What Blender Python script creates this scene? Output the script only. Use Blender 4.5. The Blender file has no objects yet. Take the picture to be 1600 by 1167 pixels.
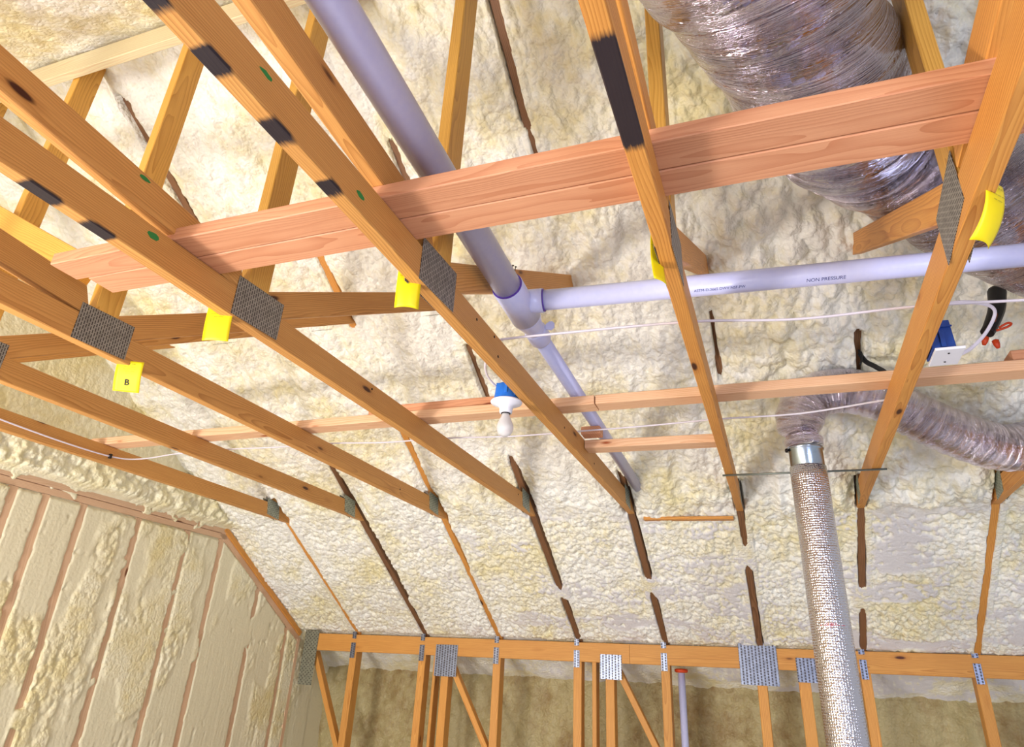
import bpy, bmesh, math, random
import numpy as np
from mathutils import Vector, Matrix
random.seed(7)
SC = bpy.context.scene
COL = SC.collection

# ------------------------------------------------------------------ camera
yaw, pitch, roll, FPX = -0.3735, 0.4498, 0.0530, 1064.26
def cam_axes():
    cy, sy, cp, sp = math.cos(yaw), math.sin(yaw), math.cos(pitch), math.sin(pitch)
    f = Vector((sy*cp, cy*cp, sp)); r = Vector((cy, -sy, 0)); u = r.cross(f)
    cr, sr = math.cos(roll), math.sin(roll)
    return r*cr+u*sr, u*cr-r*sr, f
r_, u_, f_ = cam_axes()
cd = bpy.data.cameras.new('camera'); cam = bpy.data.objects.new('camera', cd); COL.objects.link(cam)
m = Matrix((r_, u_, -f_)).transposed().to_4x4(); cam.matrix_world = m
cd.sensor_width = 36; cd.lens = 36*FPX/1600; cd.shift_y = -50.5/1600; cd.clip_start = .02
SC.camera = cam

# ------------------------------------------------------------------ light
FLOOR_Z = -1.5
w = bpy.data.worlds.new('world'); SC.world = w; w.use_nodes = True
bg = w.node_tree.nodes['Background']; bg.inputs[0].default_value = (.93, .95, 1, 1); bg.inputs[1].default_value = .62
def area(name, loc, target, sx, sy, power, col):
    l = bpy.data.lights.new(name, 'AREA'); l.shape = 'RECTANGLE'; l.size = sx; l.size_y = sy; l.energy = power; l.color = col
    o = bpy.data.objects.new(name, l); COL.objects.link(o); o.location = loc
    o.rotation_euler = (Vector(target)-Vector(loc)).to_track_quat('-Z', 'Y').to_euler(); return o
area('window_light_left', (-2.4, -2.3, -.5), (-1.6, 2.5, .8), 1.4, 1.3, 125, (1, .98, .96))
area('window_light_right', (2.0, -2.0, -.6), (0, 2.4, .9), 1.0, 1.0, 88, (.66, .74, 1))
area('fill_light_floor', (-2.9, -.2, FLOOR_Z+.15), (-1.5, 1.3, 1.0), .5, .5, 95, (1, .93, .92))  # added fill from below to brighten the chord undersides, not a real lamp
SC.view_settings.view_transform = 'Standard'; SC.view_settings.look = 'None'
SC.view_settings.gamma = 1; SC.view_settings.use_curve_mapping = False
SC.view_settings.exposure = -0.16

SC.cycles.max_bounces = 8; SC.cycles.adaptive_threshold = .02; SC.cycles.diffuse_bounces = 3; SC.cycles.glossy_bounces = 3; SC.cycles.transmission_bounces = 4
# ------------------------------------------------------------------ dimensions found from the photograph (camera eye = origin)
X0, SP = -3.209, .61
H, YE, YP, ZP, YG = .862, 4.03, 5.129, .222, 1.38
SL = (H-ZP)/(YP-YE)
CT = H+.089
def TX(k): return X0+k*SP
def roofz(y):
    return H-(y-YE)*SL if y > YG else H-(YG-YE)*SL-(YG-y)*SL
RZ = roofz(YG)
FLOOR = -1.5; GX = -3.75

# ------------------------------------------------------------------ node helper
def newmat(name):
    m = bpy.data.materials.new(name); m.use_nodes = True
    nt = m.node_tree; return m, nt, nt.nodes['Principled BSDF']
def N(nt, typ, ins=None, **props):
    n = nt.nodes.new(typ)
    for k, v in props.items(): setattr(n, k, v)
    for k, v in (ins or {}).items():
        if isinstance(v, bpy.types.NodeSocket): nt.links.new(v, n.inputs[k])
        else: n.inputs[k].default_value = v
    return n
def mixc(nt, fac, a, b, mode='MIX'):
    n = N(nt, 'ShaderNodeMix', data_type='RGBA', blend_type=mode)
    for i, v in ((0, fac), (6, a), (7, b)):
        if isinstance(v, bpy.types.NodeSocket): nt.links.new(v, n.inputs[i])
        else: n.inputs[i].default_value = v if i == 0 else (*v, 1)
    return n.outputs[2]
def mth(nt, op, a, b=0., c=0.):
    return N(nt, 'ShaderNodeMath', {0: a, 1: b, 2: c}, operation=op).outputs[0]
def rampf(nt, x, lo, hi, o0=0., o1=1.):
    return N(nt, 'ShaderNodeMapRange', {0: x, 1: lo, 2: hi, 3: o0, 4: o1}).outputs[0]
def L(h):  # srgb 0-255 -> linear
    return tuple(((c/255)/12.92 if c/255 <= .04045 else ((c/255+.055)/1.055)**2.4) for c in h)
def simple(name, col, rough=.5, metal=0., bump=0., bscale=60, **kw):
    m, nt, b = newmat(name)
    b.inputs['Base Color'].default_value = (*L(col), 1); b.inputs['Roughness'].default_value = rough; b.inputs['Metallic'].default_value = metal
    tc = N(nt, 'ShaderNodeTexCoord').outputs['Object']
    no = N(nt, 'ShaderNodeTexNoise', {'Vector': tc, 'Scale': bscale, 'Detail': 4}).outputs[0]
    nt.links.new(mixc(nt, .12, L(col), mixc(nt, no, (0, 0, 0), (1, 1, 1)), 'OVERLAY'), b.inputs['Base Color'])
    if bump: nt.links.new(N(nt, 'ShaderNodeBump', {'Height': no, 'Strength': bump, 'Distance': .004}).outputs[0], b.inputs['Normal'])
    for k, v in kw.items(): b.inputs[k].default_value = v
    return m

# ------------------------------------------------------------------ wood
def wood(name, light, dark, knot=(70, 30, 12), rough=.5, ringscale=1., bleach=0.):
    m, nt, b = newmat(name)
    tc = N(nt, 'ShaderNodeTexCoord').outputs['Object']
    rnd = N(nt, 'ShaderNodeObjectInfo').outputs['Random']
    off = N(nt, 'ShaderNodeCombineXYZ', {0: mth(nt, 'MULTIPLY', rnd, 37.), 1: mth(nt, 'MULTIPLY_ADD', rnd, .11, -.05), 2: mth(nt, 'MULTIPLY_ADD', mth(nt, 'FRACT', mth(nt, 'MULTIPLY', rnd, 7.3)), .06, .02)}).outputs[0]
    p = N(nt, 'ShaderNodeVectorMath', {0: tc, 1: off}, operation='ADD').outputs[0]
    st = N(nt, 'ShaderNodeVectorMath', {0: p, 1: (1.6, 1., 1.)}, operation='MULTIPLY').outputs[0]
    low = N(nt, 'ShaderNodeTexNoise', {'Vector': N(nt, 'ShaderNodeVectorMath', {0: p, 1: (1.7, 9, 9)}, operation='MULTIPLY').outputs[0], 'Scale': 1., 'Detail': 2.}).outputs[0]
    sep = N(nt, 'ShaderNodeSeparateXYZ', {0: p})
    yy = mth(nt, 'MULTIPLY', sep.outputs[1], 1.); zz = sep.outputs[2]
    rad = mth(nt, 'SQRT', mth(nt, 'ADD', mth(nt, 'MULTIPLY', yy, yy), mth(nt, 'MULTIPLY', zz, zz)))
    ph = mth(nt, 'ADD', mth(nt, 'MULTIPLY', rad, 165.*ringscale), mth(nt, 'MULTIPLY', low, 8.))
    ring = mth(nt, 'FRACT', ph)
    ring = mth(nt, 'POWER', ring, 2.2)
    fib = N(nt, 'ShaderNodeTexNoise', {'Vector': N(nt, 'ShaderNodeVectorMath', {0: p, 1: (9, 420, 420)}, operation='MULTIPLY').outputs[0], 'Scale': 1., 'Detail': 3.}).outputs[0]
    big = N(nt, 'ShaderNodeTexNoise', {'Vector': N(nt, 'ShaderNodeVectorMath', {0: p, 1: (2.5, 14, 14)}, operation='MULTIPLY').outputs[0], 'Scale': 1., 'Detail': 3.}).outputs[0]
    fac = mth(nt, 'MULTIPLY', ring, rampf(nt, big, .25, .75, .35, .95))
    c = mixc(nt, fac, L(light), L(dark))
    c = mixc(nt, rampf(nt, fib, .35, .75, 0, .35), c, L(dark))
    # knots
    kv = N(nt, 'ShaderNodeTexVoronoi', {'Vector': N(nt, 'ShaderNodeVectorMath', {0: p, 1: (3.2, 11, 11)}, operation='MULTIPLY').outputs[0], 'Scale': 1., 'Randomness': 1.})
    kd = kv.outputs['Distance']
    sel = mth(nt, 'GREATER_THAN', N(nt, 'ShaderNodeSeparateColor', {0: kv.outputs['Color']}).outputs[0], .52)
    kd = mth(nt, 'ADD', kd, mth(nt, 'MULTIPLY', big, .06))
    k1 = mth(nt, 'MULTIPLY', rampf(nt, kd, .10, .15, 1, 0), sel)
    k2 = mth(nt, 'MULTIPLY', rampf(nt, kd, .12, .26, .45, 0), sel)
    c = mixc(nt, k2, c, L(dark)); c = mixc(nt, k1, c, L(knot))
    hv = N(nt, 'ShaderNodeHueSaturation', {'Saturation': 1., 'Value': mth(nt, 'MULTIPLY_ADD', mth(nt, 'FRACT', mth(nt, 'MULTIPLY', rnd, 3.7)), .16, .92), 'Color': c}).outputs[0]
    pa = N(nt, 'ShaderNodeAttribute', attribute_name='paint').outputs['Fac']
    edge = N(nt, 'ShaderNodeTexNoise', {'Vector': N(nt, 'ShaderNodeVectorMath', {0: p, 1: (25, 300, 300)}, operation='MULTIPLY').outputs[0], 'Scale': 1.}).outputs[0]
    pf = rampf(nt, mth(nt, 'ADD', pa, mth(nt, 'MULTIPLY_ADD', edge, .5, -.25)), .3, .75, 0, .97)
    c = mixc(nt, pf, hv, L((27, 28, 40)))
    nt.links.new(c, b.inputs['Base Color']); b.inputs['Roughness'].default_value = rough
    b.inputs['Specular IOR Level'].default_value = .35
    nt.links.new(N(nt, 'ShaderNodeBump', {'Height': mth(nt, 'ADD', fib, ring), 'Strength': .25, 'Distance': .001}).outputs[0], b.inputs['Normal'])
    return m
W_CHORD = wood('pine_chord', (218, 160, 88), (166, 104, 46))
W_AMBER = wood('pine_amber', (232, 178, 84), (188, 124, 40), rough=.4)
W_ORANGE = wood('pine_orange', (226, 162, 82), (176, 102, 38))
W_RED = wood('fir_reddish', (222, 162, 122), (192, 122, 84), knot=(130, 50, 22), ringscale=.7)
W_PALE = wood('spruce_pale', (236, 194, 154), (208, 148, 104), knot=(150, 70, 30), ringscale=.8)
W_SMEAR = wood('foam_smeared_board', (238, 226, 184), (222, 186, 140), knot=(200, 160, 110), ringscale=.6)
W_DARK = wood('rafter_stained_shaded', (146, 104, 70), (72, 42, 26))
W_PINK = wood('stud_pinkish', (232, 196, 160), (210, 166, 128), knot=(120, 70, 44), ringscale=.7)
W_PLATE = wood('pine_plate', (230, 168, 86), (182, 108, 40), knot=(80, 30, 12))

# ------------------------------------------------------------------ foam
def foam_mat(name, ca, cb, cc, bump=1.):
    m, nt, b = newmat(name)
    tc = N(nt, 'ShaderNodeTexCoord').outputs['Object']
    n1 = N(nt, 'ShaderNodeTexNoise', {'Vector': tc, 'Scale': 2.2, 'Detail': 4, 'Roughness': .6}).outputs[0]
    n2 = N(nt, 'ShaderNodeTexNoise', {'Vector': tc, 'Scale': 17, 'Detail': 5, 'Roughness': .6}).outputs[0]
    f = rampf(nt, mth(nt, 'ADD', mth(nt, 'MULTIPLY', n1, .68), mth(nt, 'MULTIPLY', n2, .32)), .45, .64)
    c = mixc(nt, f, L(ca), L(cb))
    at = N(nt, 'ShaderNodeAttribute', attribute_name='trim').outputs['Fac']
    c = mixc(nt, at, c, L(cc))
    nt.links.new(c, b.inputs['Base Color'])
    b.inputs['Roughness'].default_value = .42; b.inputs['Specular IOR Level'].default_value = .4
    b.inputs['Subsurface Weight'].default_value = 0
    v = N(nt, 'ShaderNodeTexVoronoi', {'Vector': N(nt, 'ShaderNodeVectorMath', {0: tc, 1: N(nt, 'ShaderNodeVectorMath', {0: N(nt, 'ShaderNodeTexNoise', {'Vector': tc, 'Scale': 25}).outputs[1], 'Scale': .03}, operation='SCALE').outputs[0]}, operation='ADD').outputs[0], 'Scale': 58}, feature='F1').outputs[0]
    n3 = N(nt, 'ShaderNodeTexNoise', {'Vector': tc, 'Scale': 45, 'Detail': 4, 'Roughness': .5}).outputs[0]
    hgt = mth(nt, 'ADD', mth(nt, 'MULTIPLY', v, -1.4), n3)
    st = mth(nt, 'MULTIPLY_ADD', at, -.3*bump, .48*bump)
    bn = nt.nodes.new('ShaderNodeBump'); nt.links.new(hgt, bn.inputs['Height']); nt.links.new(st, bn.inputs['Strength']); bn.inputs['Distance'].default_value = .008
    nt.links.new(bn.outputs[0], b.inputs['Normal'])
    return m
FOAM = foam_mat('spray_foam', (250, 248, 236), (238, 226, 176), (230, 227, 226))
FOAM_G = foam_mat('spray_foam_trimmed', (246, 240, 208), (232, 218, 162), (236, 229, 196), .8)
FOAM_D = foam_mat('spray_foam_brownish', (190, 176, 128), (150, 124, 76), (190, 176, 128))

# ------------------------------------------------------------------ other materials
PVC = simple('white_pvc', (204, 208, 246), .28, 0, 0)
CABLE = simple('white_cable', (226, 218, 226), .45)
BLUE = simple('blue_plastic', (24, 112, 214), .4)
BLUE_D = simple('dark_blue_plastic', (20, 62, 140), .4)
WHITEP = simple('white_plastic', (232, 232, 240), .3)
BLACKP = simple('black_plastic', (22, 20, 22), .5)
ORANGEP = simple('orange_plastic', (222, 74, 26), .45)
PURPLE = simple('purple_primer', (96, 64, 170), .5)
INK = simple('black_ink', (24, 22, 20), .7)
INKB = simple('blue_ink', (44, 52, 130), .6)
GREENP = simple('green_paint', (44, 130, 60), .7)
YTAG = simple('yellow_tag_sheet', (250, 226, 10), .45)
NAILM = simple('nail_steel', (40, 32, 30), .4, .8)
ROD = simple('galvanised_rod', (120, 128, 122), .4, .8)
GALV = simple('galvanised_sheet', (176, 190, 205), .22, 1.)
FLOORM = simple('pale_subfloor', (196, 192, 196), .7, 0, .3, 12)
def bulb_mat():
    m, nt, b = newmat('frosted_bulb')
    b.inputs['Base Color'].default_value = (.86, .84, .84, 1); b.inputs['Roughness'].default_value = .18
    b.inputs['Transmission Weight'].default_value = .35; b.inputs['IOR'].default_value = 1.3
    return m
BULB = bulb_mat()
def plate_mat(name, base, slot, sx, sy, fill, metal=.7, rough=.4):
    """galvanised toothed plate: rows of punched slots"""
    m, nt, b = newmat(name)
    tc = N(nt, 'ShaderNodeTexCoord').outputs['Object']
    s = N(nt, 'ShaderNodeSeparateXYZ', {0: tc})
    row = mth(nt, 'MULTIPLY', s.outputs[0], sx)
    stag = mth(nt, 'MULTIPLY', mth(nt, 'MODULO', mth(nt, 'FLOOR', mth(nt, 'ADD', row, 1000.)), 2.), .5)
    fx = mth(nt, 'ABSOLUTE', mth(nt, 'SUBTRACT', mth(nt, 'FRACT', mth(nt, 'ADD', row, 1000.)), .5))
    fy = mth(nt, 'ABSOLUTE', mth(nt, 'SUBTRACT', mth(nt, 'FRACT', mth(nt, 'ADD', mth(nt, 'MULTIPLY_ADD', s.outputs[2], sy, 1000.), stag)), .5))
    hole = mth(nt, 'MULTIPLY', mth(nt, 'LESS_THAN', fx, fill[0]), mth(nt, 'LESS_THAN', fy, fill[1]))
    n = N(nt, 'ShaderNodeTexNoise', {'Vector': tc, 'Scale': 40, 'Detail': 5}).outputs[0]
    c = mixc(nt, rampf(nt, n, .3, .7), L(base), tuple(.6*x for x in L(base)))
    c = mixc(nt, hole, c, L(slot))
    nt.links.new(c, b.inputs['Base Color'])
    nt.links.new(mth(nt, 'MULTIPLY_ADD', hole, -metal, metal), b.inputs['Metallic'])
    b.inputs['Roughness'].default_value = rough
    nt.links.new(N(nt, 'ShaderNodeBump', {'Height': mth(nt, 'SUBTRACT', 1., hole), 'Strength': .6, 'Distance': .002}).outputs[0], b.inputs['Normal'])
    return m
PL_GUS = plate_mat('gusset_plate', (168, 162, 152), (52, 44, 40), 115, 62, (.2, .38), .35, .5)
PL_HEEL = plate_mat('heel_plate', (186, 194, 176), (84, 86, 68), 70, 60, (.24, .40), .2, .45)
PL_KNEE = plate_mat('knee_plate', (150, 158, 180), (70, 66, 74), 46, 60, (.22, .36), .85, .34)
PL_PERF = plate_mat('perforated_plate', (150, 150, 130), (60, 54, 44), 60, 36, (.25, .14), .3, .5)
def foil_mat(name, col, ustretch, vstretch, skew, strength, rough, red=False, dist=.02):
    m, nt, b = newmat(name)
    uv = N(nt, 'ShaderNodeTexCoord').outputs['UV']
    s = N(nt, 'ShaderNodeSeparateXYZ', {0: uv})
    u = mth(nt, 'ADD', mth(nt, 'MULTIPLY', s.outputs[0], ustretch), mth(nt, 'MULTIPLY', s.outputs[1], skew))
    v = mth(nt, 'MULTIPLY', s.outputs[1], vstretch)
    vec = N(nt, 'ShaderNodeCombineXYZ', {0: u, 1: v, 2: 0.}).outputs[0]
    n1 = N(nt, 'ShaderNodeTexNoise', {'Vector': vec, 'Scale': 1., 'Detail': 5, 'Roughness': .62, 'Distortion': .6}).outputs[0]
    n2 = N(nt, 'ShaderNodeTexNoise', {'Vector': N(nt, 'ShaderNodeVectorMath', {0: vec, 1: (.22, .35, 1)}, operation='MULTIPLY').outputs[0], 'Scale': 1., 'Detail': 3, 'Distortion': 1.}).outputs[0]
    ridge = mth(nt, 'SUBTRACT', 1., mth(nt, 'ABSOLUTE', mth(nt, 'MULTIPLY_ADD', n1, 4., -2.)))
    h = mth(nt, 'ADD', mth(nt, 'MULTIPLY', ridge, .5), mth(nt, 'MULTIPLY', n2, 1.6))
    bn = N(nt, 'ShaderNodeBump', {'Height': h, 'Strength': strength, 'Distance': dist})
    nt.links.new(bn.outputs[0], b.inputs['Normal'])
    c = mixc(nt, rampf(nt, n2, .35, .65), L(col), tuple(.72*x for x in L(col)))
    if red:
        nr = N(nt, 'ShaderNodeTexNoise', {'Vector': N(nt, 'ShaderNodeVectorMath', {0: uv, 1: (60, 28, 1)}, operation='MULTIPLY').outputs[0], 'Scale': 1., 'Detail': 3}).outputs[0]
        band = mth(nt, 'LESS_THAN', mth(nt, 'ABSOLUTE', mth(nt, 'SUBTRACT', s.outputs[1], red)), .045)
        c = mixc(nt, mth(nt, 'MULTIPLY', rampf(nt, nr, .50, .56), band), c, L((206, 40, 90)))
    nt.links.new(c, b.inputs['Base Color'])
    b.inputs['Metallic'].default_value = 1.; b.inputs['Roughness'].default_value = rough
    return m
FOIL_BIG = foil_mat('silver_film_wrinkled', (196, 188, 200), 46, 1.9, 12, 1., .06, dist=.04)
FOIL_FLEX = foil_mat('silver_film_flex', (232, 224, 236), 90, 6, 10, 1., .07, red=.30, dist=.03)
def bubble_mat():
    m, nt, b = newmat('bubble_foil')
    uv = N(nt, 'ShaderNodeTexCoord').outputs['UV']
    v = N(nt, 'ShaderNodeTexVoronoi', {'Vector': N(nt, 'ShaderNodeVectorMath', {0: uv, 1: (105, 105, 1)}, operation='MULTIPLY').outputs[0], 'Scale': 1., 'Randomness': .35}, voronoi_dimensions='2D', feature='SMOOTH_F1').outputs[0]
    n = N(nt, 'ShaderNodeTexNoise', {'Vector': uv, 'Scale': 30, 'Detail': 3}).outputs[0]
    bn = N(nt, 'ShaderNodeBump', {'Height': mth(nt, 'ADD', v, n), 'Strength': .7, 'Distance': .006})
    nt.links.new(bn.outputs[0], b.inputs['Normal'])
    b.inputs['Base Color'].default_value = (.66, .64, .70, 1); b.inputs['Metallic'].default_value = 1; b.inputs['Roughness'].default_value = .13
    return m
BUBBLE = bubble_mat()

# ------------------------------------------------------------------ object helpers
def setp(o, label=None, cat=None, group=None, kind=None):
    if label: o['label'] = label
    if cat: o['category'] = cat
    if group: o['group'] = group
    if kind: o['kind'] = kind
    return o
def link(name, me, mat, parent=None, mw=None, smooth=False):
    o = bpy.data.objects.new(name, me); COL.objects.link(o)
    if mat and not me.materials: me.materials.append(mat)
    if smooth:
        me.polygons.foreach_set('use_smooth', [True]*len(me.polygons))
    mw = mw or Matrix.Identity(4)
    if parent:
        o.parent = parent; o.matrix_basis = MW[parent.name].inverted() @ mw
    else: o.matrix_basis = mw
    MW[o.name] = mw
    return o
MW = {}
def empty(name, loc):
    o = bpy.data.objects.new(name, None); COL.objects.link(o); o.location = loc; o.empty_display_size = .05
    MW[o.name] = Matrix.Translation(loc); return o
def frame(p0, p1, up=(0, 0, 1)):
    p0, p1 = Vector(p0), Vector(p1); x = (p1-p0).normalized(); z = Vector(up); y = z.cross(x).normalized(); z = x.cross(y)
    M = Matrix((x, y, z)).transposed().to_4x4(); M.translation = (p0+p1)/2; return M, (p1-p0).length
def board_mesh(Lg, w, h, skew0=0, skew1=0, paint=None, bev=.0025, bow=0.):
    """x along the length, w in y, h in z; skew = how far the top (z+) edge end is pulled back at each end"""
    n = max(2, int(Lg/.02)) if paint else (8 if bow else 1)
    b = bev
    ring = [(-w/2+b, -h/2), (w/2-b, -h/2), (w/2, -h/2+b), (w/2, h/2-b), (w/2-b, h/2), (-w/2+b, h/2), (-w/2, h/2-b), (-w/2, -h/2+b)]
    if paint:   # two more loops keep the paint from creeping up the sides
        ring = ring[:3]+[(w/2, -h/2+.014)]+ring[3:7]+[(-w/2, -h/2+.014)]+ring[7:]
    NR = len(ring)
    vs, fs, pv = [], [], []
    for i in range(n+1):
        t = i/n
        for j, (y, z) in enumerate(ring):
            k = (z+h/2)/h
            x = -Lg/2+t*Lg+(1-t)*skew0*k-t*skew1*k
            vs.append((x, y+bow*math.sin(math.pi*t), z))
            s = 0.
            if paint and j in (0, 1, 2, 9):
                for (a, c, e) in paint:   # in fraction metres from -L/2 ; e = fade
                    xx = x+Lg/2
                    s = max(s, min(1, max(0, min((xx-a)/e, (c-xx)/e)+.5)))
                if j in (2, 9): s *= .8
            pv.append(s)
    for i in range(n):
        for j in range(NR):
            a = i*NR+j; c = i*NR+(j+1) % NR
            fs.append((a, a+NR, c+NR, c))
    fs.append(tuple(range(0, NR))); fs.append(tuple(reversed([n*NR+j for j in range(NR)])))
    me = bpy.data.meshes.new('board'); me.from_pydata(vs, [], fs); me.update()
    bm = bmesh.new(); bm.from_mesh(me); bmesh.ops.recalc_face_normals(bm, faces=bm.faces); bm.to_mesh(me); bm.free()
    if paint:
        a = me.attributes.new('paint', 'FLOAT', 'POINT'); a.data.foreach_set('value', pv)
    return me
def board(name, p0, p1, w, h, mat, parent=None, up=(0, 0, 1), **kw):
    M, Lg = frame(p0, p1, up)
    return link(name, board_mesh(Lg, w, h, **kw), mat, parent, M)
def slab(name, c, ax, az, t, mat, parent=None, shape=None):
    """thin plate centred at c; ax, az = half extents vectors in its plane; shape optional polygon in (-1..1)"""
    ax, az = Vector(ax), Vector(az); nx = ax.normalized(); nz = (az-az.dot(nx)*nx).normalized(); ny = nz.cross(nx)
    M = Matrix((nx, ny, nz)).transposed().to_4x4(); M.translation = Vector(c)
    pts = shape or [(-1, -1), (1, -1), (1, 1), (-1, 1)]
    P = [(u*ax.length+v*az.dot(nx), v*az.dot(nz)) for u, v in pts]
    vs = [(x, -t/2, z) for x, z in P]+[(x, t/2, z) for x, z in P]; n = len(P)
    fs = [tuple(range(n)), tuple(range(2*n-1, n-1, -1))]+[(i, i+n, (i+1) % n+n, (i+1) % n) for i in range(n)]
    me = bpy.data.meshes.new(name); me.from_pydata(vs, [], fs); me.update()
    bm = bmesh.new(); bm.from_mesh(me); bmesh.ops.recalc_face_normals(bm, faces=bm.faces); bm.to_mesh(me); bm.free()
    return link(name, me, mat, parent, M)
def catmull(P, n=10):
    P = [Vector(p) for p in P]; Q = [P[0]*2-P[1]]+P+[P[-1]*2-P[-2]]; out = []
    for i in range(1, len(Q)-2):
        for j in range(n):
            t = j/n; a, b, c, d = Q[i-1:i+3]
            out.append(.5*((2*b)+(c-a)*t+(2*a-5*b+4*c-d)*t*t+(3*b-a-3*c+d)*t**3))
    out.append(P[-1]); return out
def tube_mesh(path, rad, seg=12, wrinkle=None, flat=1., upv=(0, 0, 1), cap=True):
    vs, fs, uvs = [], [], []; s = 0.; n = len(path); up = Vector(upv); prev = None
    for i, p in enumerate(path):
        t = (path[min(i+1, n-1)]-path[max(i-1, 0)]).normalized()
        if prev is None: a = up.cross(t); a = a.normalized() if a.length > 1e-3 else t.orthogonal().normalized()
        else: a = (prev-prev.dot(t)*t).normalized()
        prev = a; b = t.cross(a)
        if i: s += (p-path[i-1]).length
        r = rad(s) if callable(rad) else rad
        for j in range(seg+1):
            th = 2*math.pi*j/seg
            rr = r+(wrinkle(s, th) if wrinkle else 0)
            vs.append(p+a*math.cos(th)*rr+b*math.sin(th)*rr*flat); uvs.append((s, th*r))
    for i in range(n-1):
        for j in range(seg):
            k = i*(seg+1)+j; fs.append((k, k+1, k+seg+2, k+seg+1))
    if cap:
        fs.append(tuple(reversed(range(0, seg)))); fs.append(tuple((n-1)*(seg+1)+j for j in range(seg)))
    me = bpy.data.meshes.new('tube'); me.from_pydata([tuple(v) for v in vs], [], fs); me.update()
    ul = me.uv_layers.new(name='UVMap'); li = np.empty(len(me.loops), int); me.loops.foreach_get('vertex_index', li)
    ul.data.foreach_set('uv', np.array(uvs)[li].ravel())
    me.polygons.foreach_set('use_smooth', [True]*(len(fs)-(2 if cap else 0))+([False]*2 if cap else []))
    return me
def tube(name, pts, rad, mat, parent=None, seg=12, n=10, spline=True, **kw):
    path = catmull(pts, n) if spline else [Vector(p) for p in pts]
    c = Vector(path[0]); path = [p-c for p in path]
    return link(name, tube_mesh(path, rad, seg, **kw), mat, parent, Matrix.Translation(c))
def lathe(name, prof, c, mat, parent=None, seg=32, axis=None):
    """prof: list of (r, z); local z axis along `axis`"""
    vs, fs = [], []
    for r, z in prof:
        for j in range(seg):
            th = 2*math.pi*j/seg; vs.append((r*math.cos(th), r*math.sin(th), z))
    for i in range(len(prof)-1):
        for j in range(seg):
            k = i*seg+j; k2 = i*seg+(j+1) % seg; fs.append((k, k2, k2+seg, k+seg))
    fs.append(tuple(reversed(range(seg)))); fs.append(tuple((len(prof)-1)*seg+j for j in range(seg)))
    me = bpy.data.meshes.new(name); me.from_pydata(vs, [], fs); me.update()
    bm = bmesh.new(); bm.from_mesh(me); bmesh.ops.recalc_face_normals(bm, faces=bm.faces); bm.to_mesh(me); bm.free()
    me.polygons.foreach_set('use_smooth', [True]*len(me.polygons))
    M = Vector(axis or (0, 0, 1)).to_track_quat('Z', 'Y').to_matrix().to_4x4(); M.translation = Vector(c)
    return link(name, me, mat, parent, M)
def text_mesh(body, size, off=0.):
    cu = bpy.data.curves.new('lettering', 'FONT'); cu.body = body; cu.size = size; cu.offset = off; cu.align_x = 'CENTER'; cu.align_y = 'CENTER'
    o = bpy.data.objects.new('lettering_tmp', cu); COL.objects.link(o)
    dg = bpy.context.evaluated_depsgraph_get(); me = bpy.data.meshes.new_from_object(o.evaluated_get(dg))
    bpy.data.objects.remove(o); return me

# ------------------------------------------------------------------ numpy noise
def _hash(ix, iy, s):
    h = (ix.astype(np.int64)*374761393+iy.astype(np.int64)*668265263+s*982451653) & 0x7fffffff
    h = ((h ^ (h >> 13))*1274126177) & 0x7fffffff
    h = (h ^ (h >> 16)); return (h & 0xffff)/65535.
def vnoise(x, y, s=0):
    ix, iy = np.floor(x), np.floor(y); fx, fy = x-ix, y-iy
    fx = fx*fx*fx*(fx*(fx*6-15)+10); fy = fy*fy*fy*(fy*(fy*6-15)+10)
    a, b, c, d = _hash(ix, iy, s), _hash(ix+1, iy, s), _hash(ix, iy+1, s), _hash(ix+1, iy+1, s)
    return (a*(1-fx)+b*fx)*(1-fy)+(c*(1-fx)+d*fx)*fy
def fbm(x, y, s=0, o=4, g=.5):
    r = 0; a = 1; t = 0
    for i in range(o): r = r+a*vnoise(x*2**i+i*17.3, y*2**i+i*9.1, s+i); t += a; a *= g
    return r/t
def worley(x, y, s=0):
    ix, iy = np.floor(x), np.floor(y); best = np.full(x.shape, 9.)
    for dx in (-1, 0, 1):
        for dy in (-1, 0, 1):
            cx, cy = ix+dx, iy+dy
            px = cx+_hash(cx, cy, s); py = cy+_hash(cx, cy, s+77)
            best = np.minimum(best, (px-x)**2+(py-y)**2)
    return np.sqrt(best)
def sstep(x, a, b):
    t = np.clip((x-a)/(b-a), 0, 1); return t*t*(3-2*t)
def grid_mesh(name, X, Y, Z, keep=None, trim=None, smooth=True):
    """X,Y,Z are (m,n) arrays"""
    mm, nn = X.shape
    co = np.stack([X, Y, Z], -1).reshape(-1, 3)
    idx = np.arange(mm*nn).reshape(mm, nn)
    q = np.stack([idx[:-1, :-1], idx[1:, :-1], idx[1:, 1:], idx[:-1, 1:]], -1)
    if keep is not None: q = q[keep[:-1, :-1] & keep[1:, 1:] & keep[1:, :-1] & keep[:-1, 1:]]
    q = q.reshape(-1, 4)
    me = bpy.data.meshes.new(name)
    me.vertices.add(len(co)); me.vertices.foreach_set('co', co.ravel())
    me.loops.add(q.size); me.loops.foreach_set('vertex_index', q.ravel().astype(np.int32))
    me.polygons.add(len(q)); me.polygons.foreach_set('loop_start', np.arange(0, q.size, 4, dtype=np.int32))
    me.polygons.foreach_set('loop_total', np.full(len(q), 4, dtype=np.int32))
    me.update(calc_edges=True)
    me.polygons.foreach_set('use_smooth', [smooth]*len(q))
    if trim is not None:
        a = me.attributes.new('trim', 'FLOAT', 'POINT'); a.data.foreach_set('value', trim.ravel().astype(np.float32))
    return me

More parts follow.
